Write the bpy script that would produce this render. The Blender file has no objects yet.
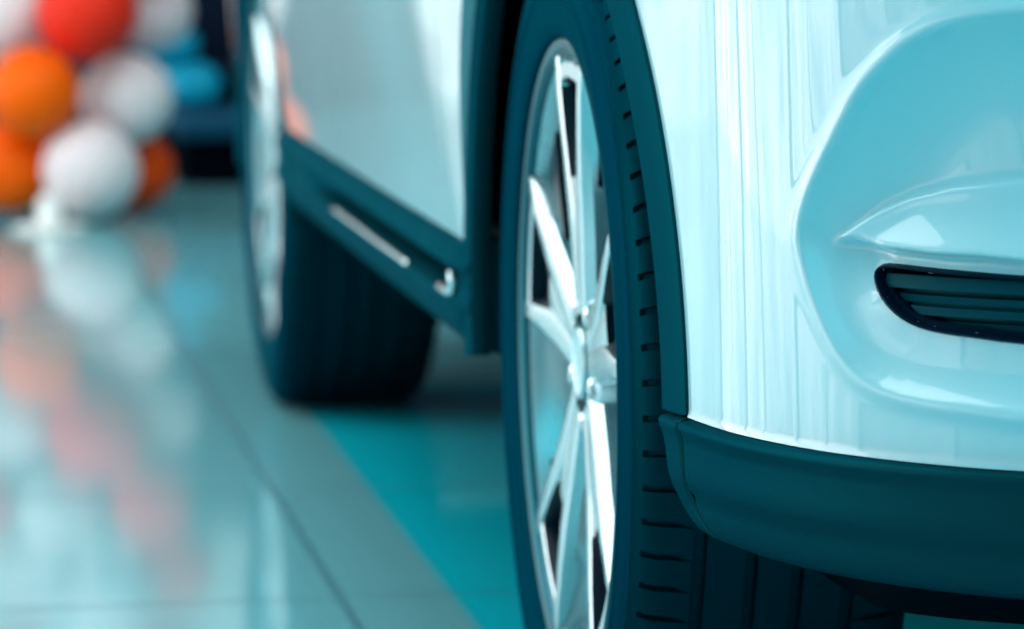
import bpy, math, random
import numpy as np
from mathutils import Matrix, Vector
random.seed(4); rng = np.random.default_rng(4)
PI = math.pi
COL = bpy.context.scene.collection

# ------------------------------------------------------------------ helpers
def obj(name, V, F, mat, parent=None, smooth=True, loc=None, auto=None):
    me = bpy.data.meshes.new(name)
    V = np.asarray(V, float)
    if parent is not None and parent.name.split('.')[0] == 'white_suv' and loc is None:
        V = V - np.array(parent.location)
    me.from_pydata([tuple(v) for v in V], [], [tuple(int(i) for i in f) for f in F])
    me.update()
    if smooth:
        me.polygons.foreach_set('use_smooth', [True] * len(me.polygons))
        if auto is not None:
            try: me.set_sharp_from_angle(angle=math.radians(auto))
            except Exception: pass
    if mat: me.materials.append(mat)
    o = bpy.data.objects.new(name, me); COL.objects.link(o)
    if loc is not None: o.location = loc
    if parent is not None: o.parent = parent
    return o
def fix_normals(o):
    import bmesh
    b = bmesh.new(); b.from_mesh(o.data)
    bmesh.ops.remove_doubles(b, verts=b.verts, dist=1e-6)
    bmesh.ops.recalc_face_normals(b, faces=b.faces); b.to_mesh(o.data); b.free()
    return o
def tag(o, label, cat, group=None):
    o['label'] = label; o['category'] = cat
    if group: o['group'] = group
    return o
def empty(name, loc):
    o = bpy.data.objects.new(name, None); COL.objects.link(o); o.location = loc
    o.empty_display_size = .1
    return o
def structure(o): o['kind'] = 'structure'; return o
def grid_faces(nu, nv, cu=False, cv=False):
    F = []
    for i in range(nu if cu else nu - 1):
        for j in range(nv if cv else nv - 1):
            a = i * nv + j; b = i * nv + (j + 1) % nv
            c = ((i + 1) % nu) * nv + (j + 1) % nv; d = ((i + 1) % nu) * nv + j
            F.append((a, b, c, d))
    return F
def boxm(x0, x1, y0, y1, z0, z1):
    V = [(x, y, z) for x in (x0, x1) for y in (y0, y1) for z in (z0, z1)]
    F = [(0, 1, 3, 2), (4, 6, 7, 5), (0, 4, 5, 1), (2, 3, 7, 6), (0, 2, 6, 4), (1, 5, 7, 3)]
    return V, F
def merge(*parts):
    V, F, n = [], [], 0
    for v, f in parts:
        V += [tuple(p) for p in v]; F += [tuple(i + n for i in q) for q in f]; n += len(v)
    return V, F
def tube(path, r, seg=8, closed=False):
    P = np.asarray(path, float); n = len(P)
    if closed: T = np.roll(P, -1, 0) - np.roll(P, 1, 0)
    else: T = np.gradient(P, axis=0)
    T /= np.linalg.norm(T, axis=1)[:, None]
    up = np.array([.31, .17, .93]); V = []
    for p, t in zip(P, T):
        a = np.cross(t, up); a /= np.linalg.norm(a); b = np.cross(t, a)
        for k in range(seg):
            q = 2 * PI * k / seg
            V.append(p + r * (math.cos(q) * a + math.sin(q) * b))
    F = grid_faces(n, seg, closed, True)
    if not closed:
        F += [tuple(range(seg - 1, -1, -1)), tuple((n - 1) * seg + k for k in range(seg))]
    return V, F
def rbox(name, x0, x1, y0, y1, z0, z1, mat, parent=None, bev=.02, seg=4):
    c = Vector(((x0 + x1) / 2, (y0 + y1) / 2, (z0 + z1) / 2))
    V, F = boxm(x0, x1, y0, y1, z0, z1)
    o = obj(name, V, F, mat, parent)
    if parent is not None:
        o.location = -Vector(parent.location)
    m = o.modifiers.new('bevel', 'BEVEL'); m.width = bev; m.segments = seg
    return o

# ------------------------------------------------------------------ materials
def mat(name, col, rough=.5, metal=0, coat=0, coat_rough=.03, spec=.5, emit=None, es=0, tint=None):
    m = bpy.data.materials.new(name); m.use_nodes = True
    b = m.node_tree.nodes['Principled BSDF']
    b.inputs['Base Color'].default_value = (*col, 1); b.inputs['Roughness'].default_value = rough
    b.inputs['Metallic'].default_value = metal; b.inputs['Coat Weight'].default_value = coat
    b.inputs['Coat Roughness'].default_value = coat_rough; b.inputs['Specular IOR Level'].default_value = spec
    if tint: b.inputs['Specular Tint'].default_value = (*tint, 1)
    if emit: b.inputs['Emission Color'].default_value = (*emit, 1); b.inputs['Emission Strength'].default_value = es
    return m
def nodes(m): return m.node_tree.nodes, m.node_tree.links, m.node_tree.nodes['Principled BSDF']
def noisy(m, scale, lo, hi, sock='Roughness', bump=0, bscale=None):
    N, L, b = nodes(m)
    tc = N.new('ShaderNodeTexCoord'); t = N.new('ShaderNodeTexNoise'); t.inputs['Scale'].default_value = scale
    L.new(tc.outputs['Object'], t.inputs['Vector'])
    r = N.new('ShaderNodeMapRange'); r.inputs['To Min'].default_value = lo; r.inputs['To Max'].default_value = hi
    L.new(t.outputs['Fac'], r.inputs['Value']); L.new(r.outputs['Result'], b.inputs[sock])
    if bump:
        t2 = N.new('ShaderNodeTexNoise'); t2.inputs['Scale'].default_value = bscale
        L.new(tc.outputs['Object'], t2.inputs['Vector'])
        bp = N.new('ShaderNodeBump'); bp.inputs['Strength'].default_value = bump; bp.inputs['Distance'].default_value = .001
        L.new(t2.outputs['Fac'], bp.inputs['Height']); L.new(bp.outputs['Normal'], b.inputs['Normal'])
    return m
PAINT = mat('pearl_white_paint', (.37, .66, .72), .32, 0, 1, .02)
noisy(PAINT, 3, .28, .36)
CLAD = noisy(mat('grained_dark_plastic', (.003, .048, .061), .4, .5, spec=0, tint=(.03, .50, .62)), 8, .34, .46, bump=.25, bscale=900)
BLACK = noisy(mat('black_plastic', (.0004, .0016, .005), .8, spec=.02), 5, .5, .7)
GRILLE = noisy(mat('satin_grille_plastic', (.0005, .045, .060), .4, spec=.15, tint=(.05, .8, 1)), 20, .3, .42)
GLOSSBLACK = noisy(mat('gloss_black_trim', (.0005, .006, .016), .2, spec=.12, tint=(.05, .7, 1)), 20, .1, .2)
RUBBER = noisy(mat('tire_rubber', (.0005, .029, .041), .36, .6, spec=0, tint=(.02, .50, .62)), 12, .30, .42, bump=.15, bscale=300)
ALLOY = noisy(mat('machined_alloy', (.50, .64, .67), .2, 1), 14, .14, .26)
BARREL = noisy(mat('painted_alloy', (.50, .72, .76), .28, .6), 14, .24, .32)
DISC = noisy(mat('brake_steel', (.10, .22, .25), .4, 1), 30, .3, .5)
GLINT = noisy(mat('glint_silver', (.75, .9, .92), .2, 1), 30, .15, .25)
GLASS = noisy(mat('tinted_glass', (.004, .02, .03), .05), 2, .03, .06)
LAMP = noisy(mat('headlamp_lens', (.25, .35, .38), .08, .6, 1), 20, .05, .1)
def floor_mat():
    m = mat('glazed_floor_tile', (.02, .34, .42), .06); N, L, b = nodes(m)
    tc = N.new('ShaderNodeTexCoord'); mp = N.new('ShaderNodeMapping'); L.new(tc.outputs['Object'], mp.inputs['Vector'])
    mp.inputs['Location'].default_value = (.079, -.214, 0)
    br = N.new('ShaderNodeTexBrick'); L.new(mp.outputs['Vector'], br.inputs['Vector'])
    br.offset = 0; br.inputs['Scale'].default_value = 1; br.inputs['Brick Width'].default_value = .8
    br.inputs['Row Height'].default_value = .8; br.inputs['Mortar Size'].default_value = .004
    br.inputs['Mortar Smooth'].default_value = .1
    br.inputs['Color1'].default_value = (.004, .57, .69, 1); br.inputs['Color2'].default_value = (.004, .58, .70, 1)
    br.inputs['Mortar'].default_value = (.002, .13, .18, 1)
    # base colour is greyer left of the car and behind the rear axle
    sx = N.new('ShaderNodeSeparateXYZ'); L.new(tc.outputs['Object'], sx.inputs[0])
    greyer_x = N.new('ShaderNodeMapRange'); greyer_x.inputs['From Min'].default_value = .045; greyer_x.inputs['From Max'].default_value = .035
    L.new(sx.outputs['X'], greyer_x.inputs['Value'])
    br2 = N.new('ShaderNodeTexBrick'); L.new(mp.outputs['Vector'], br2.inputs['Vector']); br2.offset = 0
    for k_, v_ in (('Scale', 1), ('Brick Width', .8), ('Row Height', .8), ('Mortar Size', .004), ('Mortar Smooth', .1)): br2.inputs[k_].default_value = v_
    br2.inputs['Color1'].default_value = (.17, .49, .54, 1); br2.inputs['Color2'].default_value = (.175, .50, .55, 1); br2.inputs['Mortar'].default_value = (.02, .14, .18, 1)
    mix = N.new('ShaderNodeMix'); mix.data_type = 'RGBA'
    greyer_y = N.new('ShaderNodeMapRange'); greyer_y.inputs['From Min'].default_value = 2.85; greyer_y.inputs['From Max'].default_value = 2.87
    L.new(sx.outputs['Y'], greyer_y.inputs['Value'])
    mxm = N.new('ShaderNodeMath'); mxm.operation = 'MAXIMUM'; L.new(greyer_x.outputs['Result'], mxm.inputs[0]); L.new(greyer_y.outputs['Result'], mxm.inputs[1])
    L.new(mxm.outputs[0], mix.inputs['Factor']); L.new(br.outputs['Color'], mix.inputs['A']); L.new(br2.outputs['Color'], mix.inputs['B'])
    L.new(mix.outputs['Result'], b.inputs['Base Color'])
    n = N.new('ShaderNodeTexNoise'); n.inputs['Scale'].default_value = 2.5; L.new(tc.outputs['Object'], n.inputs['Vector'])
    r = N.new('ShaderNodeMapRange'); r.inputs['To Min'].default_value = .05; r.inputs['To Max'].default_value = .09
    L.new(n.outputs['Fac'], r.inputs['Value'])
    mx = N.new('ShaderNodeMath'); mx.operation = 'MULTIPLY_ADD'; mx.inputs[1].default_value = .4
    L.new(br.outputs['Fac'], mx.inputs[0]); L.new(r.outputs['Result'], mx.inputs[2]); L.new(mx.outputs[0], b.inputs['Roughness'])
    return m
def window_mat(name, seed, strength, col=(1, .93, .92)):
    """a bright pane: sky seen through the leaves and trunks of trees outside"""
    m = bpy.data.materials.new(name); m.use_nodes = True
    N, L = m.node_tree.nodes, m.node_tree.links; b = N['Principled BSDF']
    b.inputs['Base Color'].default_value = (.02, .03, .03, 1); b.inputs['Roughness'].default_value = .05
    tc = N.new('ShaderNodeTexCoord'); mp = N.new('ShaderNodeMapping'); mp.inputs['Location'].default_value = (seed, seed * 2, seed)
    mp.inputs['Scale'].default_value = (1, 1, .55)
    L.new(tc.outputs['Object'], mp.inputs['Vector'])
    n1 = N.new('ShaderNodeTexNoise'); n1.inputs['Scale'].default_value = 3.0; n1.inputs['Detail'].default_value = 5; n1.inputs['Roughness'].default_value = .65
    L.new(mp.outputs['Vector'], n1.inputs['Vector'])
    cr = N.new('ShaderNodeValToRGB'); L.new(n1.outputs['Fac'], cr.inputs['Fac'])
    cr.color_ramp.elements[0].position = .40; cr.color_ramp.elements[0].color = (.34, .36, .36, 1)
    cr.color_ramp.elements[1].position = .62; cr.color_ramp.elements[1].color = (*col, 1)
    L.new(cr.outputs['Color'], b.inputs['Emission Color']); b.inputs['Emission Strength'].default_value = strength
    return m
WALL = noisy(mat('wall_paint', (.01, .20, .24), .7), 2, .6, .8)
WALL_DARK = noisy(mat('dark_navy_wall_panel', (.003, .016, .04), .6), 2, .5, .7)
CEIL = noisy(mat('ceiling_paint', (.01, .22, .26), .8), 2, .7, .9)
FRAME = noisy(mat('window_frame_metal', (.02, .05, .06), .4), 5, .3, .5)
PANEL = mat('lit_ceiling_diffuser', (.8, .8, .8), .5, emit=(1, 1, 1), es=2.2)

# ------------------------------------------------------------------ the room
X0, X1, Y0, Y1, H = -6.0, 8.0, -8.0, 8.2, 3.6
def slab(name, x0, x1, y0, y1, z0, z1, m):
    V, F = boxm(x0, x1, y0, y1, z0, z1); return structure(obj(name, V, F, m, smooth=False))
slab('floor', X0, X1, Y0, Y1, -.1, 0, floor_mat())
slab('ceiling', X0, X1, Y0, Y1, H, H + .1, CEIL)
slab('wall_back', X0, X1, Y1, Y1 + .1, 0, H, WALL)
slab('wall_right', X1, X1 + .1, Y0, Y1, 0, H, WALL)
slab('wall_left', X0 - .1, X0, Y0, Y1, 0, H, WALL)
slab('wall_front', X0, X1, Y0 - .1, Y0, 0, H, WALL)
slab('trim_1', -.8, 4.5, Y1 - .06, Y1, 0, .95, WALL_DARK)
def window(n, side, a, b, z0, z1, strength, seed, col=(1, .90, .89)):
    w = window_mat('daylit_pane', seed, strength, col)
    t = .025
    def bx(u0, u1, v0, v1, d0, d1):
        if side == 'left': return boxm(X0 + d0, X0 + d1, u0, u1, v0, v1)
        if side == 'back': return boxm(u0, u1, Y1 - d1, Y1 - d0, v0, v1)
        return boxm(u0, u1, Y0 + d0, Y0 + d1, v0, v1)
    V, F = bx(a, b, z0, z1, .004, .012)
    p = structure(obj('window_%d' % n, V, F, w, smooth=False))
    fr = merge(bx(a - t, a, z0, z1 + t, .002, .06), bx(b, b + t, z0, z1 + t, .002, .06),
               bx(a, b, z1, z1 + t, .002, .06), bx((a + b) / 2 - .02, (a + b) / 2 + .02, z0, z1, .014, .05))
    obj('window_frame', *fr, FRAME, p, smooth=False)
for i, (a, b) in enumerate([(-7.8, -5.2), (-5.05, -2.55), (-2.4, 0.1), (.25, 2.75), (2.9, 5.4), (5.55, 8.0)]):
    window(i + 1, 'left', a, b, .004, 3.3, (1.0, 1.3, 2.3, 5.6, 5.0, 5.0)[i], 3.1 * i)
window(7, 'front', -2.5, 4.5, .06, 3.3, 1.1, 21.0, (.72, .96, 1))  # unseen window, added to brighten what the wheel spokes reflect
window(8, 'back', -5.9, -1.0, .004, 3.3, 2.0, 27.0, (.80, .98, 1))  # unseen window, added to brighten reflections on the door and bumper corner
window(9, 'back', -.6, 4.5, 1.05, 3.3, .6, 29.0, (.85, .98, 1))
TEAL_FILL = mat('teal_fill_diffuser', (.3, .8, .8), .5, emit=(.03, .84, 1), es=.85)  # added fill glow, tints the scooped bumper corner teal
for x, y, hw, hl, PM, lab in ((-2.6, 2.2, 1.8, 2.5, PANEL, 'luminous white ceiling panel over the balloons'), (1.6, 1.0, 2.0, 3.6, PANEL, 'luminous white ceiling panel over the car'), (1.0, -5.3, 4.5, 2.5, TEAL_FILL, 'unseen teal fill panel added in front of the car')):
    e = empty('ceiling_light', (x, y, H))
    tag(e, lab, 'ceiling light')
    a, b = hw, hl
    V, F = boxm(-a, a, -b, b, -.03, -.012); obj('diffuser', V, F, PM, e, smooth=False)
    obj('frame', *merge(boxm(-a-.05, -a, -b-.05, b+.05, -.04, -.002), boxm(a, a+.05, -b-.05, b+.05, -.04, -.002),
        boxm(-a, a, -b-.05, -b, -.04, -.002), boxm(-a, a, b, b+.05, -.04, -.002)), FRAME, e, smooth=False)

# ------------------------------------------------------------------ car body: plan outline of the right half
CX = .92
CP = [(.92,3.60),(.45,3.56),(.22,3.47),(.10,3.36),(.016,3.18),(-.011,2.7),(-.016,1.5),(-.013,.5),(-.008,.0),(.001,-.255),(.008,-.34),(.016,-.40),(.025,-.462),(.034,-.520),(.044,-.562),(.056,-.598),(.075,-.643),(.1,-.686),(.141,-.737),(.188,-.778),(.3,-.842),(.5,-.908),(.75,-.948),(.92,-.955)]
def plan():
    P = np.array(CP); out = []; n = len(P)
    for i in range(n - 1):
        p0 = P[i-1] if i > 0 else 2*P[0]-P[1]; p1 = P[i]; p2 = P[i+1]; p3 = P[i+2] if i+2 < n else 2*P[-1]-P[-2]
        t1 = np.linalg.norm(p1-p0)**.5; t2 = t1+np.linalg.norm(p2-p1)**.5; t3 = t2+np.linalg.norm(p3-p2)**.5; t0 = 0
        for t in np.linspace(t1, t2, 40, endpoint=False):
            A1=(t1-t)/(t1-t0)*p0+(t-t0)/(t1-t0)*p1; A2=(t2-t)/(t2-t1)*p1+(t-t1)/(t2-t1)*p2; A3=(t3-t)/(t3-t2)*p2+(t-t2)/(t3-t2)*p3
            B1=(t2-t)/(t2-t0)*A1+(t-t0)/(t2-t0)*A2; B2=(t3-t)/(t3-t1)*A2+(t-t1)/(t3-t1)*A3
            out.append((t2-t)/(t2-t1)*B1+(t-t1)/(t2-t1)*B2)
    out.append(P[-1]); Q = np.array(out)
    for _ in range(30): Q[1:-1] = Q[1:-1]*.5+.25*(Q[:-2]+Q[2:])
    T = np.gradient(Q, axis=0); T /= np.linalg.norm(T, axis=1)[:, None]
    N = np.stack([T[:, 1], -T[:, 0]], 1)
    s = np.concatenate([[0], np.cumsum(np.linalg.norm(np.diff(Q, axis=0), axis=1))])
    i = np.argmin(np.abs(Q[:, 1]+.462)+10*(Q[:, 0] > .5))
    return Q, N, s-s[i]
PQ, PN, PS = plan()
SEND = PS[-1]
_m = (PQ[:, 1] < 3.0) & (PQ[:, 0] < .5)
def s_of_y(y): return np.interp(-np.asarray(y, float), -PQ[_m][:, 1], PS[_m])
def base(s, z, d=0):
    s = np.asarray(s, float); z = np.asarray(z, float)
    x = np.interp(s, PS, PQ[:, 0]); y = np.interp(s, PS, PQ[:, 1])
    nx = np.interp(s, PS, PN[:, 0]); ny = np.interp(s, PS, PN[:, 1])
    o = -.05*np.clip((z-.38)/.36, 0, 2)**1.5*ny**2 + d
    return np.stack([x+nx*o, y+ny*o, z+0*x], -1)
def side_x(y): return np.interp(-np.asarray(y, float), -PQ[_m][:, 1], PQ[_m][:, 0])
def sm(t): t = np.clip(t, 0, 1); return t*t*(3-2*t)
def poly_dist(px, py, poly):
    """signed distance to a closed polygon, positive inside"""
    P = np.asarray(poly, float); n = len(P); d = np.full(px.shape, 9.0); ins = np.zeros(px.shape, bool)
    for i in range(n):
        a, b = P[i], P[(i+1) % n]; e = b-a
        t = np.clip(((px-a[0])*e[0]+(py-a[1])*e[1])/(e@e), 0, 1)
        d = np.minimum(d, np.hypot(px-a[0]-t*e[0], py-a[1]-t*e[1]))
        if a[1] != b[1]:
            c = ((a[1] > py) != (b[1] > py)) & (px < (b[0]-a[0])*(py-a[1])/(b[1]-a[1])+a[0]); ins ^= c
    return np.where(ins, d, -d)
def smooth_poly(P, it=2):
    P = np.asarray(P, float)
    for _ in range(it):
        A = .75*P+.25*np.roll(P, -1, 0); B = .25*P+.75*np.roll(P, -1, 0)
        P = np.empty((2*len(P), 2)) if False else np.stack([A, B], 1).reshape(-1, 2)
    return P
def smooth_open(P, it=2):
    P = np.asarray(P, float)
    for _ in range(it):
        A = .75*P[:-1]+.25*P[1:]; B = .25*P[:-1]+.75*P[1:]
        P = np.concatenate([P[:1], np.stack([A, B], 1).reshape(-1, 2), P[-1:]])
    return P

car = empty('white_suv', (CX, 1.35, 0))
tag(car, 'white SUV with dark wheel arch cladding and silver twin-spoke wheels parked on the tiles', 'car')
def mirrored(V): V = np.asarray(V, float).copy(); V[:, 0] = 2*CX-V[:, 0]; return V
def both(name, V, F, m, parent=None, auto=None, label=None):
    """a body part and its twin on the far side of the car"""
    r = []
    for k in (0, 1):
        v = V if k == 0 else mirrored(V); f = F if k == 0 else [tuple(reversed(q)) for q in F]
        o = obj(name, v, f, m, car, auto=auto); r.append(o)
        if label: o['label'] = label
    return r

ARO, ARI, ZC, WB = .46, .40, .365, 2.70
# ---- front bumper skin: rows of z, columns of arc length; scooped corner, shelf and slot
RECESS = smooth_poly([(.357,.677),(.31,.672),(.276,.66),(.252,.643),(.231,.623),(.213,.595),(.194,.567),(.181,.544),(.1745,.523),(.179,.508),(.189,.487),(.204,.464),(.224,.441),(.247,.428),(.277,.422),(.321,.419),(.367,.416),(.5,.41),(.62,.41),(.70,.43),(.74,.5),(.74,.6),(.70,.66),(.6,.68),(.48,.682)], 1)
TONGUE = [(.195,.5185),(.203,.5245),(.212,.531),(.221,.5385),(.236,.548),(.259,.558),(.290,.566),(.327,.570),(.362,.573),(.45,.575),(.55,.572),(.62,.555),(.65,.53),(.655,.512),(.6,.507),(.5,.506),(.365,.508),(.333,.510),(.295,.510),(.249,.512),(.226,.516)]
SLOT = smooth_poly([(.60,.499),(.5,.502),(.42,.505),(.365,.506),(.333,.507),(.295,.508),(.27,.509),(.254,.509),(.248,.506),(.249,.5),(.258,.49),(.27,.481),(.284,.474),(.3,.470),(.32,.468),(.341,.467),(.366,.465),(.42,.463),(.5,.463),(.58,.468),(.61,.485)], 1)
SLOT = np.array(SLOT)-np.array([.0175, .0038]); SLOT = [tuple(p) for p in SLOT]
TONGUE = [(a-.006, b) for a, b in TONGUE]
def bump_d(s, z):
    s = np.asarray(s, float); z = np.asarray(z, float)
    d = np.zeros(s.shape)
    dr = poly_dist(s, z, RECESS)
    up = sm((z-.47)/.08)                         # deeper above, shallow below
    depth = .014+.026*up; wid = .030+.045*up
    t = np.clip(dr/wid, 0, 1)
    d -= depth*(1-(1-t)**2)
    d += .0025*np.exp(-((dr+.004)/.006)**2)        # soft raised lip round the scoop
    dt = poly_dist(s, z, TONGUE)
    rel = np.clip((.575-z)/.066, 0, 1)
    g = sm(dt/.007)*(.40+.60*rel)*(.55+.45*sm(dt/.010))
    d += .024*g
    d += .0016*(1-sm((z-.3775)/.0045))
    return d
nz = 150; zr = np.linspace(.378, .74, nz)
tt = np.linspace(0, 1, 460); tt = .75*tt+.25*tt**2
sb = s_of_y(-np.sqrt(ARO**2-(zr-ZC)**2))
SS = sb[:, None]+(SEND-sb)[:, None]*tt[None, :]; ZZ = np.repeat(zr[:, None], len(tt), 1)
DD = bump_d(SS.ravel(), ZZ.ravel())
V = base(SS.ravel(), ZZ.ravel(), DD)
F = np.array(grid_faces(nz, len(tt)))
cs = SS.ravel()[F].mean(1); cz = ZZ.ravel()[F].mean(1)
F = F[poly_dist(cs, cz, SLOT) < .0012]
Vm = mirrored(V); n0 = len(V)
Vall = np.concatenate([V, Vm]); Fall = np.concatenate([F, (F+n0)[:, ::-1]])
bumper = obj('front_bumper', Vall, Fall, PAINT, car)
fix_normals(bumper)
bumper['label'] = 'glossy white front bumper with a scooped corner'
def slot_parts(mir):
    mm = mirrored if mir else (lambda v: np.asarray(v, float))
    def ring(off, d):
        P = np.array(SLOT); c = P.mean(0); out = []
        T = np.roll(P, -1, 0)-np.roll(P, 1, 0); T /= np.linalg.norm(T, axis=1)[:, None]
        Nn = np.stack([-T[:, 1], T[:, 0]], 1)
        if ((P+Nn*.001-c)**2).sum() > ((P-c)**2).sum(): Nn = -Nn
        Q = P+Nn*off
        return base(Q[:, 0], Q[:, 1], bump_d(P[:, 0]-0*Nn[:, 0], P[:, 1])+d)
    n = len(SLOT)
    rings = [ring(-.0016, .0004), ring(-.0004, .0028), ring(.0012, .0030), ring(.0022, .0012), ring(.0026, -.006), ring(.0036, -.0062), ring(.0046, -.007), ring(.0052, -.02), ring(.0056, -.032)]
    V = np.concatenate(rings); F = grid_faces(len(rings), n, False, True)
    b = obj('fog_lamp_bezel', mm(V)-np.array(car.location), F, GLOSSBLACK, bumper, loc=(0, 0, 0), auto=35)
    b.location = (0, 0, 0)
    fix_normals(b)
    # rows of the slatted insert, wavy in section
    s = np.linspace(.219, .602, 90); pts = []
    prof = [(.512,-.016),(.5035,-.016),(.4955,-.0125),(.4945,-.0125),(.4935,-.024),(.4915,-.024),(.4905,-.0155),(.4855,-.0165),(.4848,-.021),(.4838,-.021),(.4830,-.0150),(.4785,-.0125),(.4775,-.0125),(.4766,-.024),(.4748,-.024),(.4740,-.0160),(.4695,-.0175),(.4688,-.022),(.4680,-.022),(.4673,-.016),(.460,-.018)]
    rows = []
    for z, d in prof:
        zz = z-.0038-.010*np.clip((s-.25)/.36, 0, 1)*.1
        rows.append(base(s, zz, -.0115+d*.8-.002))
    V = np.concatenate(rows); F = np.array(grid_faces(len(prof), len(s)))
    sc = np.tile(s, len(prof))[F].mean(1); zc = np.repeat([p[0]-.0038 for p in prof], len(s))[F].mean(1)
    F = F[poly_dist(sc, zc, SLOT) > .0025]
    g = obj('fog_lamp_grille', mm(V)-np.array(car.location), F, GRILLE, bumper, loc=(0, 0, 0), auto=25)
    fix_normals(g)
    g['label'] = 'dark slatted insert'
slot_parts(False); slot_parts(True)

# ---- dark lower valance with the separate end piece ahead of the wheel
def valance(sa_fn, sb_, ncol):
    prof = [(.3775,-.006),(.3770,.008),(.3762,.0115),(.3740,.0130),(.3705,.0125),(.366,.0095),(.360,.0085),(.345,.0080),(.335,.0072),(.328,.0050),(.322,.0005),(.314,-.0010),(.304,-.0030),(.297,-.0060),(.2925,-.0110),(.289,-.0190),(.2875,-.040),(.29,-.10)]
    rows = []
    for z, d in prof:
        sa = sa_fn(z); t = np.linspace(0, 1, ncol)
        s = sa+(sb_-sa)*(.6*t+.4*t*t)
        e = np.minimum((s-sa)/.006, 1); edge = -.007*(1-np.sqrt(1-(1-e)**2))
        rows.append(base(s, np.full(ncol, z), d+edge))
    V = np.concatenate(rows); return V, grid_faces(len(prof), ncol)
Va, Fa = valance(lambda z: .006+.10*max(0, (.312-z))/.02*.25, SEND, 160)
val = obj('bumper_valance', np.concatenate([Va, mirrored(Va)]), list(Fa)+[tuple(i+len(Va) for i in reversed(f)) for f in Fa], CLAD, car)
fix_normals(val); val['label'] = 'dark grained plastic lower bumper'
Vb, Fb = valance(lambda z: float(s_of_y(-.398))+.062*float(sm((.335-z)/.045))+.008*float(sm((.372-z)/.05)), .0035+.0, 40)
def endpiece():
    prof_lo = .3
    rows = []
    zs = [.3775,.377,.376,.374,.37,.364,.355,.345,.335,.326,.318,.310,.303,.297,.292,.289]
    dd = [-.004,.008,.0115,.013,.0125,.0100,.0085,.008,.0072,.0045,.0010,-.0015,-.0035,-.006,-.0115,-.019]
    for z, d in zip(zs, dd):
        sa = float(s_of_y(-.400))+.024+.006*float(sm((.374-z)/.05))+.046*float(np.clip((.330-z)/.041, 0, 1))**2.4
        sb2 = .0035+.10*max(0, (.312-z))/.02*.25; sb2 = max(sb2, sa+.012)
        k = np.linspace(0, 1, 24); s = sa+(sb2-sa)*k
        e = np.minimum((s-sa)/.006, 1); e2 = np.minimum((sb2-s)/.003, 1)
        edge = -.012*(1-np.sqrt(np.clip(1-(1-e)**2, 0, 1)))-.003*(1-e2)
        row = base(s, np.full(24, z), d+edge)
        inn = row[0]+np.array([.05, .004, 0]); rows.append(np.concatenate([[inn], row]))
    V = np.concatenate(rows); return V, grid_faces(len(zs), 25)
Vb, Fb = endpiece()
for o in both('valance_end', Vb, Fb, CLAD): fix_normals(o)
# undertray below the bumper
Vt, Ft = [], []
sx = np.linspace(.14, SEND, 60)
Pb = base(sx, np.full(60, .3), -.07)
rows = []
for dy, z in ((.0, .296), (.03, .262), (.07, .236), (.25, .228), (.5, .25)):
    P = Pb.copy(); P[:, 1] = np.minimum(P[:, 1]+dy+.10, -.05+dy*.1); P[:, 2] = z+.03*(1-sm((sx-.14)/.12)); rows.append(P)
Vt = np.concatenate(rows); Ft = grid_faces(5, 60)
o = obj('undertray', np.concatenate([Vt, mirrored(Vt)]), Ft+[tuple(i+len(Vt) for i in reversed(f)) for f in Ft], BLACK, car); fix_normals(o)

# ---- side panels between the arches and the belt line
def bulge(z): return .018*math.sin(PI*min(1, max(0, (z-.42)/.62)))-.05*max(0, (z-.86)/.14)**2*1.0
ZB = 1.0
def panel(name, ya_fn, yb_fn, z0_fn, ncol=40, nrow=40):
    t = np.linspace(0, 1, ncol); V = []
    for r in range(nrow+1):
        k = r/nrow
        row = []
        for c in range(ncol):
            z = z0_fn(None)+(ZB-z0_fn(None))*k
            ya, yb = ya_fn(z), yb_fn(z); y = ya+(yb-ya)*t[c]
            x = float(side_x(y))-bulge(z)
            x -= 0
            row.append((x, y, z))
        # flange folded inward at both vertical edges closes the panel gap
        a, b = row[0], row[-1]
        V += [(a[0]+.02, a[1], a[2])]+row+[(b[0]+.02, b[1], b[2])]
    F = grid_faces(nrow+1, ncol+2)
    for o in both(name, V, F, PAINT, auto=50): fix_normals(o)
def arch_y(z, yc, sgn, R=ARO):
    d = R*R-(z-ZC)**2
    return yc+sgn*(math.sqrt(d) if d > 0 else 0)
ZT = ZC+ARO
panel('front_door', lambda z: .545+.02*(z-.4), lambda z: 1.50, lambda z: .427)
panel('rear_door', lambda z: 1.506, lambda z: min(2.37, 2.29+.2*max(0, z-.6)) if z > .6 else min(2.29, arch_y(z, WB, -1)), lambda z: .427)
panel('front_fender', lambda z: arch_y(z, 0, 1) if z < ZT else .0, lambda z: .540+.02*(z-.4), lambda z: .427, 24)
def upper_panel(name, ya_fn, yb_fn, yc):
    V = []; nc, nr = 50, 14
    for c in range(nc):
        y = ya_fn(0)+(yb_fn(0)-ya_fn(0))*c/(nc-1)
        d = ARO**2-(y-yc)**2; zl = ZC+(math.sqrt(d) if d > 0 else 0); zl = max(zl, .74 if yc == 0 and y < -.26 else zl)
        for r in range(nr):
            z = zl+(ZB-zl)*r/(nr-1)
            p = (float(side_x(y))-bulge(z)*float(sm((y+.5)/.3)), y, z)
            V.append(p)
    for o in both(name, V, grid_faces(nc, nr), PAINT): fix_normals(o)
upper_panel('fender_top', lambda z: -.300, lambda z: .0, 0)
upper_panel('rear_quarter', lambda z: 2.36, lambda z: WB+ARO-.001, WB)
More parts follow.
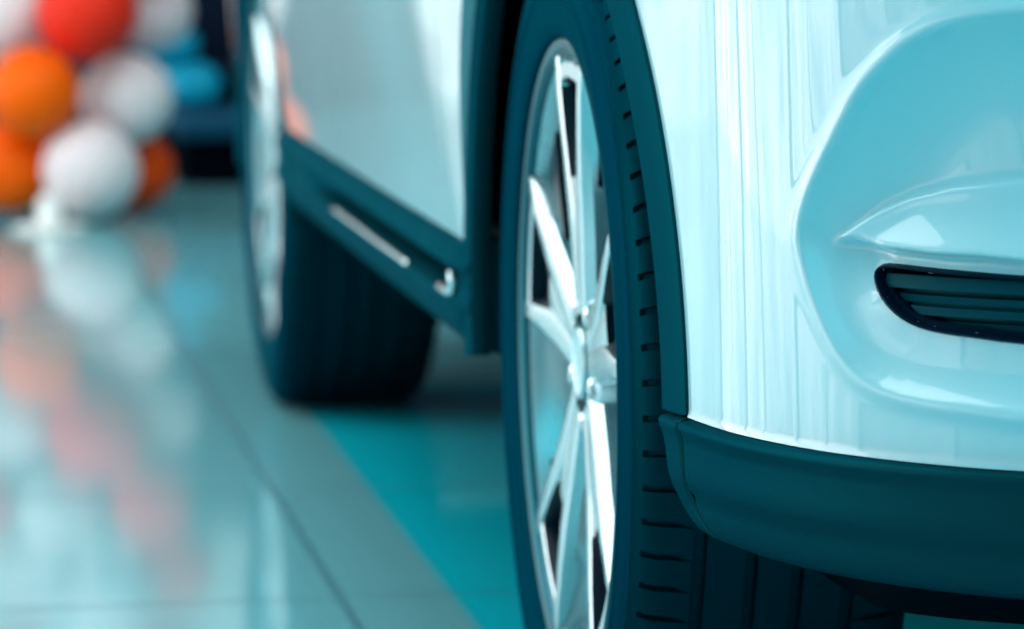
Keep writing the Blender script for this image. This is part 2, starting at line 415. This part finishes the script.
# tail of the car
st = np.linspace(float(np.interp(-3.16, -PQ[_m][:, 1], PS[_m])) if False else PS[0], float(PS[np.argmin(np.abs(PQ[:, 1]-3.158)+9*(PQ[:, 0] > .3))]), 60)
rows = [base(st, np.full(60, z), d) for z, d in ((.66, .008), (.7, .01), (.9, -.02), (1.0, -.05))]
Vr = np.concatenate(rows); Fr = grid_faces(4, 60)
o = obj('rear_bumper', np.concatenate([Vr, mirrored(Vr)]), Fr+[tuple(i+len(Vr) for i in reversed(f)) for f in Fr], PAINT, car); fix_normals(o)
rows = [base(st, np.full(60, z), d) for z, d in ((.30, -.05), (.33, 0), (.5, .01), (.655, .008), (.657, -.01))]
Vr = np.concatenate(rows); Fr = grid_faces(5, 60)
o = obj('rear_valance', np.concatenate([Vr, mirrored(Vr)]), Fr+[tuple(i+len(Vr) for i in reversed(f)) for f in Fr], BLACK, car); fix_normals(o)
# nose above the bumper: headlamps and grille, then bonnet and cabin
def nose(name, sa, sb_, m, d0=0.0):
    s = np.linspace(sa, sb_, 60)
    rows = [base(s, np.full(60, z), d+d0) for z, d in ((.742, 0), (.78, -.008), (.83, -.022), (.88, -.05), (.905, -.09))]
    V = np.concatenate(rows); return V, grid_faces(5, 60)
V_, F_ = nose('x', float(s_of_y(-.30)), .62, LAMP)
for o in both('headlamp', V_, F_, LAMP): fix_normals(o)
V_, F_ = nose('x', .62, SEND, BLACK)
o = obj('radiator_grille', np.concatenate([V_, mirrored(V_)]), F_+[tuple(i+len(V_) for i in reversed(f)) for f in F_], BLACK, car); fix_normals(o)
def loft(name, secs, m, n=40, auto=None):
    """secs: list of (y, half_width, z_edge, crown)"""
    V = []
    for y, w, z, c in secs:
        for k in range(n):
            t = -1+2*k/(n-1); V.append((CX+w*t, y, z+c*(1-abs(t)**2.4)))
    o = obj(name, V, grid_faces(len(secs), n), m, car, auto=auto); return fix_normals(o)
loft('hood', [(-.86, .55, .895, .02), (-.78, .72, .905, .05), (-.62, .82, .93, .09), (-.4, .872, .955, .11), (0, .89, .98, .13), (.5, .895, .995, .13), (.62, .88, 1.0, .13)], PAINT)
loft('windshield', [(.50, .84, 1.02, .10), (.8, .78, 1.22, .12), (1.1, .70, 1.42, .14), (1.35, .64, 1.54, .10)], GLASS)
loft('roof', [(1.33, .64, 1.54, .10), (1.6, .63, 1.60, .08), (2.3, .61, 1.61, .07), (3.0, .56, 1.57, .06), (3.25, .54, 1.53, .05)], PAINT)
loft('rear_window', [(3.24, .54, 1.53, .05), (3.4, .60, 1.3, .06), (3.55, .70, 1.0, .05)], GLASS)
sg = []
for k in range(30):
    y = .55+(3.5-.55)*k/29
    top = np.interp(y, [.55, 1.35, 1.6, 2.3, 3.2, 3.5], [1.03, 1.54, 1.60, 1.61, 1.54, 1.06]); xt = np.interp(y, [.55, 1.35, 2.3, 3.2, 3.5], [.06, .28, .31, .37, .25])
    for r in range(8):
        q = r/7; sg.append((float(side_x(min(y, 2.9)))+.035+(xt-.035)*q**1.2, y, .99+(top-.99)*q))
for o in both('side_window', sg, grid_faces(30, 8), GLASS): fix_normals(o)

# ---- wheel arch cladding
def arch(yc, a0, a1, slim=0):
    """angles measured from the top, positive towards the rear"""
    n = 90; V = []
    prof = [(ARI+.002, .016, 1), (ARI, .010, 1), (ARI+.001, .002, 1), (ARI+.004, -.0015, 1), (ARI+.03, -.0045, 1), (ARO-.006, -.0045, 1), (ARO-.001, -.002, 1), (ARO+.0005, .004, 1), (ARO-.004, .02, 1)]
    for k in range(n):
        a = a0+(a1-a0)*k/(n-1)
        for r, dx, _ in prof:
            r = ARO-(ARO-r)*(1-slim*float(sm(a/.9)))
            y = yc+r*math.sin(a); z = ZC+r*math.cos(a)
            V.append((float(side_x(y))+dx, y, z))
    return V, grid_faces(n, len(prof))
aF = arch(0, -math.radians(88.2), math.radians(95.5), .45)
aR = arch(WB, -math.radians(98), math.radians(96))
for A in (aF, aR):
    for o in both('wheel_arch_cladding', *A, CLAD, auto=40): fix_normals(o)
def liner(yc, slim=0):
    V = []; n = 60; xs = [.012, .10, .20, .32]
    for k in range(n):
        a = -math.radians(94)+math.radians(192)*k/(n-1)
        for x in xs:
            r = ARI+.012+(.03 if x > .1 else 0)+.027*slim*float(sm(a/.9)); V.append((x+(.012 if x < .05 else 0), yc+r*math.sin(a), ZC+r*math.cos(a)))
    F = grid_faces(n, 4)
    c = len(V); V.append((.32, yc, ZC)); F += [(k*4+3, (k+1)*4+3, c) for k in range(n-1)]
    return V, F
for yc in (0, WB):
    for o in both('wheel_well_liner', *liner(yc, yc == 0), BLACK): fix_normals(o)
# ---- sill cladding with a long pocketed groove
def sill():
    ys = np.concatenate([np.linspace(.431, .52, 18), np.linspace(.535, 2.20, 60), np.linspace(2.21, 2.275, 8)])
    V = []
    for y in ys:
        g = float(sm((y-.462)/.02)*(1-sm((y-1.62)/.25)))      # the groove runs along the front door
        x0 = float(side_x(y))+.014*(1-float(sm((y-.405)/.075)))
        prof = [(.4285, .03), (.4285, .004), (.4262, -.003), (.417, -.010), (.408, -.014), (.4035, -.0145), (.4005, -.013+.012*g), (.397, -.012+.024*g), (.388, -.011+.026*g), (.383, -.011+.024*g), (.379, -.012+.006*g), (.374, -.0135), (.366, -.0135), (.350, -.009), (.336, -.002), (.329, .004), (.324, .014), (.322, .03), (.322, .045)]
        V += [(x0+dx, y, z) for z, dx in prof]
    return V, grid_faces(len(ys), 19)+[tuple(range(19))]
sills = both('side_sill', *sill(), CLAD, auto=35)
for k, o in enumerate(sills):
    fix_normals(o)
    P = [(float(side_x(y))-.0140+.006*abs(y-1.1)**4, y, .3765+.004*sm((.62-y)/.2)) for y in np.linspace(1.50, .80, 40)]  # bright tube imitates the highlight on the groove's lower lip
    V, F = tube(P, .0030, 8)
    V = np.array(V); V = mirrored(V) if k else V
    t = obj('sill_glint', V-np.array(car.location), F, GLINT, o, loc=(0, 0, 0)); t['label'] = 'thin bright strip drawn as the glint on the groove lip'
    P = [(float(side_x(.47))-.0135, y, z) for y, z in ((.56, .3765), (.50, .377), (.474, .381), (.468, .389), (.474, .398))]  # second tube imitates the lit front end of the groove
    V, F = tube(P, .0042, 8); V = np.array(V); V = mirrored(V) if k else V
    obj('sill_glint', V-np.array(car.location), F, GLINT, o, loc=(0, 0, 0))
ub = merge(boxm(.34, 2*CX-.34, -.35, .55, .30, .36), boxm(.13, 2*CX-.13, .46, 2.25, .325, .37), boxm(.34, 2*CX-.34, 2.2, 3.4, .33, .4))
obj('underbody', *ub, BLACK, car, smooth=False)

# ------------------------------------------------------------------ wheels
TR = .365
def rev(prof, n, a0=0):
    V = []
    for k in range(n):
        a = 2*PI*k/n
        for x, r in prof: V.append((x, r*math.sin(a), r*math.cos(a)))
    return V, grid_faces(n, len(prof), True, False)
def tire_mesh():
    side = [(.030,.258),(.014,.264),(.008,.268),(.006,.2705),(.0045,.2715),(.003,.2745),(.0015,.285),(-.001,.300),(-.0022,.312),(-.0030,.3135),(-.0030,.3155),(-.0020,.317),(-.001,.328),(.0015,.339),(.0035,.3435),(.0030,.3455),(.0050,.3475),(.009,.3535)]
    sh = [(.0135,.3585),(.018,.3615),(.0225,.3634)]
    tr = [(.030,.3645),(.0475,.3648),(.0480,.3640),(.0485,.3570),(.0575,.3570),(.0580,.3640),(.0585,.3650),(.088,.3652),(.0885,.364),(.089,.3565),(.0975,.3565),(.098,.364),(.0985,.3652),(.124,.3652),(.1245,.364),(.125,.3565),(.1335,.3565),(.134,.364),(.1345,.3652),(.164,.3650),(.1645,.364),(.165,.357),(.174,.357),(.1745,.364),(.175,.3648),(.198,.3640)]
    sh2 = [(.205,.3615),(.211,.358),(.216,.3535)]
    side2 = [(.222,.343),(.226,.33),(.228,.31),(.222,.28),(.205,.258)]
    prof = side+sh+tr+sh2+side2
    npitch = 84; V = []; nn = 0
    for k in range(npitch):
        for f, dep in ((0, 0), (.80, 0), (.82, 1), (.98, 1)):
            for x, r in prof:
                lat = 0
                if .0125 < x < .047: lat = 1
                if .176 < x < .212: lat = 1
                if .0586 < x < .0875 or .135 < x < .163: lat = .35
                rr = r-(.0055*lat*dep if r > .358 else (.0035*dep if lat else 0))
                a = 2*PI*(k+f+.10*math.sin(x*60))/npitch
                V.append((x, rr*math.sin(a), rr*math.cos(a)))
            nn += 1
    return V, grid_faces(nn, len(prof), True, False)
def spoke_mesh(ang):
    parts = []
    def bar(path, hw, top, dep):
        """path: (v radial, w lateral, x of outer face)"""
        V = []; P = np.asarray(path, float); T = np.gradient(P[:, :2], axis=0); T /= np.linalg.norm(T, axis=1)[:, None]
        for (v, w, x), (tv, tw), h in zip(P, T, hw):
            nv, nw = -tw, tv
            for q, dx in ((-1.0, dep), (-.98, .010), (-.62, .0012), (-.45, 0), (.45, 0), (.62, .0012), (.98, .010), (1.0, dep)):
                V.append((x+dx, v+nv*h*q, w+nw*h*q))
        F = grid_faces(len(path), 8, False, True)+[tuple(range(7, -1, -1)), tuple((len(path)-1)*8+k for k in range(8))]
        return V, F
    for s in (-1, 1):
        parts.append(bar([(.040, s*.010, .019), (.07, s*.0140, .0175), (.11, s*.0200, .0160), (.15, s*.0290, .0135), (.19, s*.0410, .0115), (.225, s*.0520, .0105), (.252, s*.0600, .0105)],
                         [.019, .021, .021, .0185, .0140, .0120, .0120], 0, .048))
    arc = [(.243*math.cos(q), .243*math.sin(q), .0112) for q in np.linspace(-.245, .245, 14)]
    parts.append(bar(arc, [.011]*14, 0, .038))
    parts.append(bar([(.045, 0, .0195), (.08, 0, .0175), (.12, 0, .0165), (.155, 0, .0165)], [.020, .026, .031, .030], 0, .04))
    nb = sum(len(p[1]) for p in parts)
    def plate(P, x, dep):
        n = len(P); V = [(x, a, b) for a, b in P]+[(x+dep, a, b) for a, b in P]
        return V, [tuple(range(n)), tuple(range(2*n-1, n-1, -1))]+[(k, (k+1) % n, n+(k+1) % n, n+k) for k in range(n)]
    parts.append(plate([(.148, -.02), (.19, -.038), (.236, -.053), (.240, 0), (.236, .053), (.19, .038), (.148, .02)], .026, .018))
    parts.append(plate([(.120, -.024), (.19, -.042), (.245, -.060), (.236, -.092), (.222, -.117), (.195, -.085), (.16, -.056)], .027, .016))
    V, F = merge(*parts); V = np.array(V)
    c, s = math.cos(ang), math.sin(ang)
    R = V.copy(); R[:, 2] = c*V[:, 1]-s*V[:, 2]; R[:, 1] = s*V[:, 1]+c*V[:, 2]
    return R, F, nb
def mesh_of(name, V, F, m, auto=30, smooth=True):
    o = obj(name, V, F, m, None, smooth, auto=auto); fix_normals(o); 
    if auto is not None: o.data.set_sharp_from_angle(angle=math.radians(auto))
    d = o.data; bpy.data.objects.remove(o); return d
M_tire = mesh_of('tire', *tire_mesh(), RUBBER, 38)
rimprof = [(.032,.256),(.014,.262),(.009,.267),(.0075,.2685),(.0065,.267),(.0070,.2625),(.0095,.2585),(.0150,.2555),(.030,.2515),(.045,.249),(.10,.243),(.19,.240),(.205,.252),(.205,.258),(.19,.247),(.10,.249),(.05,.254)]
M_rim = mesh_of('rim', *rev(rimprof, 128), BARREL, 30)
LIP = noisy(mat('painted_rim_lip', (.01, .10, .13), .35, .8, spec=.2), 14, .3, .4); M_rim.materials.append(LIP)
for p in M_rim.polygons:
    if p.center.x < .0125 and math.hypot(p.center.y, p.center.z) > .2565: p.material_index = 1
POCKET = noisy(mat('dark_painted_pocket', (.001, .012, .026), .4, spec=.15), 14, .35, .5)
M_spoke = []
for k in range(5):
    v, f, nb = spoke_mesh(2*PI*k/5)
    d = mesh_of('spoke', v, f, ALLOY, 28); d.materials.append(POCKET)
    for p in d.polygons:
        if p.index >= nb: p.material_index = 1
        a = -2*PI*k/5; v_ = math.cos(a)*p.center.z-math.sin(a)*p.center.y; w_ = math.sin(a)*p.center.z+math.cos(a)*p.center.y
        wc = np.interp(v_, [.15, .19, .225, .252], [.029, .041, .052, .06])
        if .15 < v_ < .236 and abs(w_) < wc-.004 and p.center.x > .0155: p.material_index = 1
    M_spoke.append(d)
hubprof = [(.10,.0),(.10,.062),(.05,.066),(.026,.064),(.0215,.058),(.0205,.047),(.027,.040),(.030,.034),(.030,.0)]
M_hub = mesh_of('wheel_hub', *rev(hubprof, 64), ALLOY, 25)
M_hub.materials.append(POCKET)
for p in M_hub.polygons:
    rr = math.hypot(p.center.y, p.center.z)
    if .033 < rr < .0575 and p.center.x > .0212: p.material_index = 1
capprof = [(.032,.031),(.019,.0305),(.0165,.029),(.016,.026),(.0175,.022),(.0178,.0)]
M_cap = mesh_of('center_cap', *rev(capprof, 48), BARREL, 25)
nutprof = [(.034,.0095),(.016,.0095),(.0135,.0075),(.0125,.004),(.0125,0)]
M_nut = mesh_of('lug_nut', *rev(nutprof, 6), ALLOY, 20)
discprof = [(.075,.07),(.075,.165),(.082,.168),(.100,.168),(.100,.07)]
M_disc = mesh_of('brake_disc', *rev(discprof, 96), DISC, 30)
def caliper():
    V = []; n = 20
    for k in range(n):
        a = math.radians(-110+55*k/(n-1))
        for x, r in ((.055,.115),(.055,.18),(.062,.186),(.115,.186),(.12,.18),(.12,.115)): V.append((x, r*math.sin(a), r*math.cos(a)))
    F = grid_faces(n, 6, False, True)+[tuple(range(5, -1, -1)), tuple((n-1)*6+k for k in range(6))]
    return V, F
M_cal = mesh_of('brake_caliper', *caliper(), DISC, 30)
def inst(name, me, parent, loc=(0, 0, 0), rx=0, rz=0):
    o = bpy.data.objects.new(name, me); COL.objects.link(o); o.parent = parent; o.location = loc; o.rotation_euler = (rx, 0, rz); return o
def wheel(y, rot, far=False):
    x = -.012 if y > 1 else 0
    x = 2*CX-x if far else x
    L = Vector((x, y, ZC))-Vector(car.location)
    rz = PI if far else 0
    t = inst('tire', M_tire, car, L, rot*.3, rz)
    r = inst('alloy_wheel', M_rim, car, L, 0, rz)
    for k in range(5): inst('spoke', M_spoke[k], r, (0, 0, 0), rot)
    inst('wheel_hub', M_hub, r); inst('center_cap', M_cap, r)
    for k in range(5):
        a = 2*PI*(k+.5)/5+rot
        inst('lug_nut', M_nut, r, (0.004, -.0505*math.sin(a)*-1, .0505*math.cos(a)))
    inst('brake_disc', M_disc, r); inst('brake_caliper', M_cal, r)
for far in (False, True):
    wheel(0, math.radians(0), far); wheel(WB, math.radians(14), far)

# ------------------------------------------------------------------ balloons
def latex(name, col, rough=.42):
    m = mat(name, col, rough, spec=.4); N, L, b = nodes(m)
    b.inputs['Specular IOR Level'].default_value = .12
    return noisy(m, 6, rough-.05, rough+.05)
LW = latex('white_latex', (.74, .66, .67)); LO = latex('orange_latex', (1, .12, .0)); LR = latex('red_latex', (.85, .028, .010)); LD = latex('deep_orange_latex', (.70, .06, .004)); LP = latex('pale_pink_latex', (.74, .58, .60))
def balloon_mesh(name, r, m):
    V = []; nu, nv = 40, 28; F = []
    prof = []
    for j in range(nv):
        q = PI*j/(nv-1); rr = math.sin(q); z = math.cos(q)
        k = 1-.05*max(0, -z)**2
        prof.append((rr*k, z*1.03))
    for i in range(nu):
        a = 2*PI*i/nu
        for p in prof: V.append((r*p[0]*math.cos(a), r*p[0]*math.sin(a), r*p[1]))
    F = grid_faces(nu, nv, True, False)
    o = obj(name, V, F, m); return fix_normals(o)
def knot_mesh(r):
    prof = [(0, -1.02), (.035, -1.03), (.05, -1.06), (.03, -1.09), (.04, -1.12), (.09, -1.16), (.085, -1.17), (0, -1.15)]
    V = []; n = 14
    for i in range(n):
        a = 2*PI*i/n
        for p in prof: V.append((r*p[0]*math.cos(a), r*p[0]*math.sin(a), r*p[1]))
    return V, grid_faces(n, len(prof), True, False)
BAL = [  # x, y, z, radius, latex, label, tilt
 (-.109, 5.93, .116, .106, LW, 'white balloon lowest in the column, resting on the floor in front', -70),
 (-.022, 6.06, .264, .101, LW, 'white balloon in the second tier, right of the orange ones', -80),
 (-.229, 5.92, .288, .100, LO, 'bright orange balloon in the second tier, under the red one', -85),
 (-.275, 6.06, .118, .100, LO, 'bright orange balloon on the floor at the left edge of the column', -60),
 (-.108, 5.96, .462, .110, LR, 'big red balloon above the white and orange balloons', -90),
 (-.280, 6.10, .450, .102, LW, 'white balloon at the top left, left of the red one', -80),
 (.045, 6.16, .455, .090, LP, 'pale pinkish balloon at the top, half behind the red one', -100),
 (-.002, 6.18, .096, .090, LD, 'dark orange balloon on the floor, half behind the lowest white one', -90),
 (-.190, 6.04, .650, .096, LW, 'white balloon of the fourth tier, mirrored in the floor', -80),
 (.012, 6.03, .630, .098, LR, 'red balloon right of the fourth tier, mirrored in the floor', -80),
 (-.370, 6.10, .640, .090, LR, 'red balloon left of the fourth tier, mirrored in the floor', -80),
 (-.230, 6.12, .820, .090, LW, 'white balloon left of the fifth tier, mirrored in the floor', -80),
 (-.080, 5.98, .850, .098, LW, 'white balloon in front of the fifth tier, mirrored in the floor', -80),
 (.070, 6.11, .790, .088, LR, 'red balloon at the right of the fifth tier, mirrored in the floor', -80),
 (-.300, 6.03, .990, .095, LR, 'red balloon left of the top tier, mirrored in the floor', -80),
 (.030, 6.08, 1.010, .095, LR, 'red balloon right of the top tier, mirrored in the floor', -80),
]
ax = Vector((-.10, 6.12, 0))
for x, y, z, r, m, lab, tl in BAL:
    o = balloon_mesh('balloon', r, m); o.location = (x, y, z)
    d = Vector((ax.x-x, ax.y-y, 0)); d = d.normalized() if d.length > .01 else Vector((0, 1, 0))
    o.rotation_mode = 'QUATERNION'; o.rotation_quaternion = Vector((0, 0, -1)).rotation_difference(d)
    tag(o, lab, 'balloon', 'balloon column')
    kv, kf = knot_mesh(r); obj('knot', kv, kf, m, o)
# weight holding the column
def lathe(prof, n=48):
    V = []
    for i in range(n):
        a = 2*PI*i/n
        for r, z in prof: V.append((r*math.cos(a), r*math.sin(a), z))
    return V, grid_faces(n, len(prof), True, False)
GLOSSW = noisy(mat('glossy_white_plastic', (.85, .85, .82), .12), 6, .1, .15)
w = empty('balloon_weight', (-.205, 5.78, 0)); tag(w, 'small glossy white balloon weight on the floor left of the lowest white balloon', 'balloon weight')
o = obj('weight_base', *lathe([(0, 0), (.075, 0), (.08, .003), (.08, .009), (.074, .013), (0, .014)]), GLOSSW, w, auto=40)
o = obj('weight_cap', *lathe([(.030, .014), (.028, .02), (.024, .06), (.020, .072), (.012, .078), (0, .079)]), GLOSSW, w, auto=40)

# ------------------------------------------------------------------ lounge seat standing in for an unclear blue shape behind the balloons
BLUE = noisy(mat('bright_blue_upholstery', (.0, .32, .50), .6, spec=.2), 9, .45, .6)
NAVY = noisy(mat('dark_navy_upholstery', (.0005, .007, .022), .8, spec=.1), 9, .55, .7)
sofa = empty('sofa_stand_in', (.8, 7.2, 0)); tag(sofa, 'low dark navy seat with blue cushions, stand-in for an unclear blue shape behind the balloons', 'sofa')
rbox('plinth', .16, 1.5, 6.95, 7.75, 0, .12, BLACK, sofa, .01)
rbox('seat_base', .13, 1.52, 6.82, 7.78, .12, .20, mat('mid_blue_upholstery', (0, .06, .12), .6, spec=.2), sofa, .035)
rbox('seat_cushion', .12, .25, 6.80, 7.4, .205, .30, BLUE, sofa, .045)
rbox('seat_cushion', .26, 1.4, 6.86, 7.4, .205, .28, NAVY, sofa, .035)
rbox('backrest', .12, 1.52, 7.42, 7.78, .205, .9, NAVY, sofa, .05)
rbox('bolster', .07, .20, 6.85, 7.38, .31, .385, BLUE, sofa, .036)

# ------------------------------------------------------------------ camera
P = dict(loc=(-.54287, -3.51116, .78082), f=4322.88, yaw=math.radians(8.188), pit=math.radians(6.016), rol=math.radians(.634))
cam = bpy.data.cameras.new('camera'); co = bpy.data.objects.new('camera', cam); COL.objects.link(co)
cy, sy, cp, sp = math.cos(P['yaw']), math.sin(P['yaw']), math.cos(P['pit']), math.sin(P['pit'])
right = Vector((cy, -sy, 0)); fwd = Vector((sy*cp, cy*cp, -sp)); up = Vector((sy*sp, cy*sp, cp))
cr, sr = math.cos(P['rol']), math.sin(P['rol'])
r2 = right*cr-up*sr; u2 = up*cr+right*sr
R2 = Matrix((r2, u2, -fwd)).transposed()
def check(sgn):
    return right*cr-up*sr*sgn
co.matrix_world = Matrix.Translation(P['loc']) @ R2.to_4x4()
cam.sensor_width = 36; cam.lens = P['f']/1024*36; cam.clip_start = .05; cam.clip_end = 60
cam.dof.use_dof = True; cam.dof.focus_distance = 3.02; cam.dof.aperture_fstop = cam.lens/24.0
sc = bpy.context.scene; sc.camera = co
w = bpy.data.worlds.new('world'); sc.world = w; w.use_nodes = True
w.node_tree.nodes['Background'].inputs[0].default_value = (.3, .6, .65, 1); w.node_tree.nodes['Background'].inputs[1].default_value = .5
vs = sc.view_settings; vs.view_transform = 'Standard'; vs.look = 'None'; vs.exposure = .22; vs.gamma = 1; vs.use_curve_mapping = False
try:
    sc.cycles.use_denoising = True; sc.cycles.max_bounces = 8; sc.cycles.caustics_reflective = False; sc.cycles.caustics_refractive = False
except Exception: pass
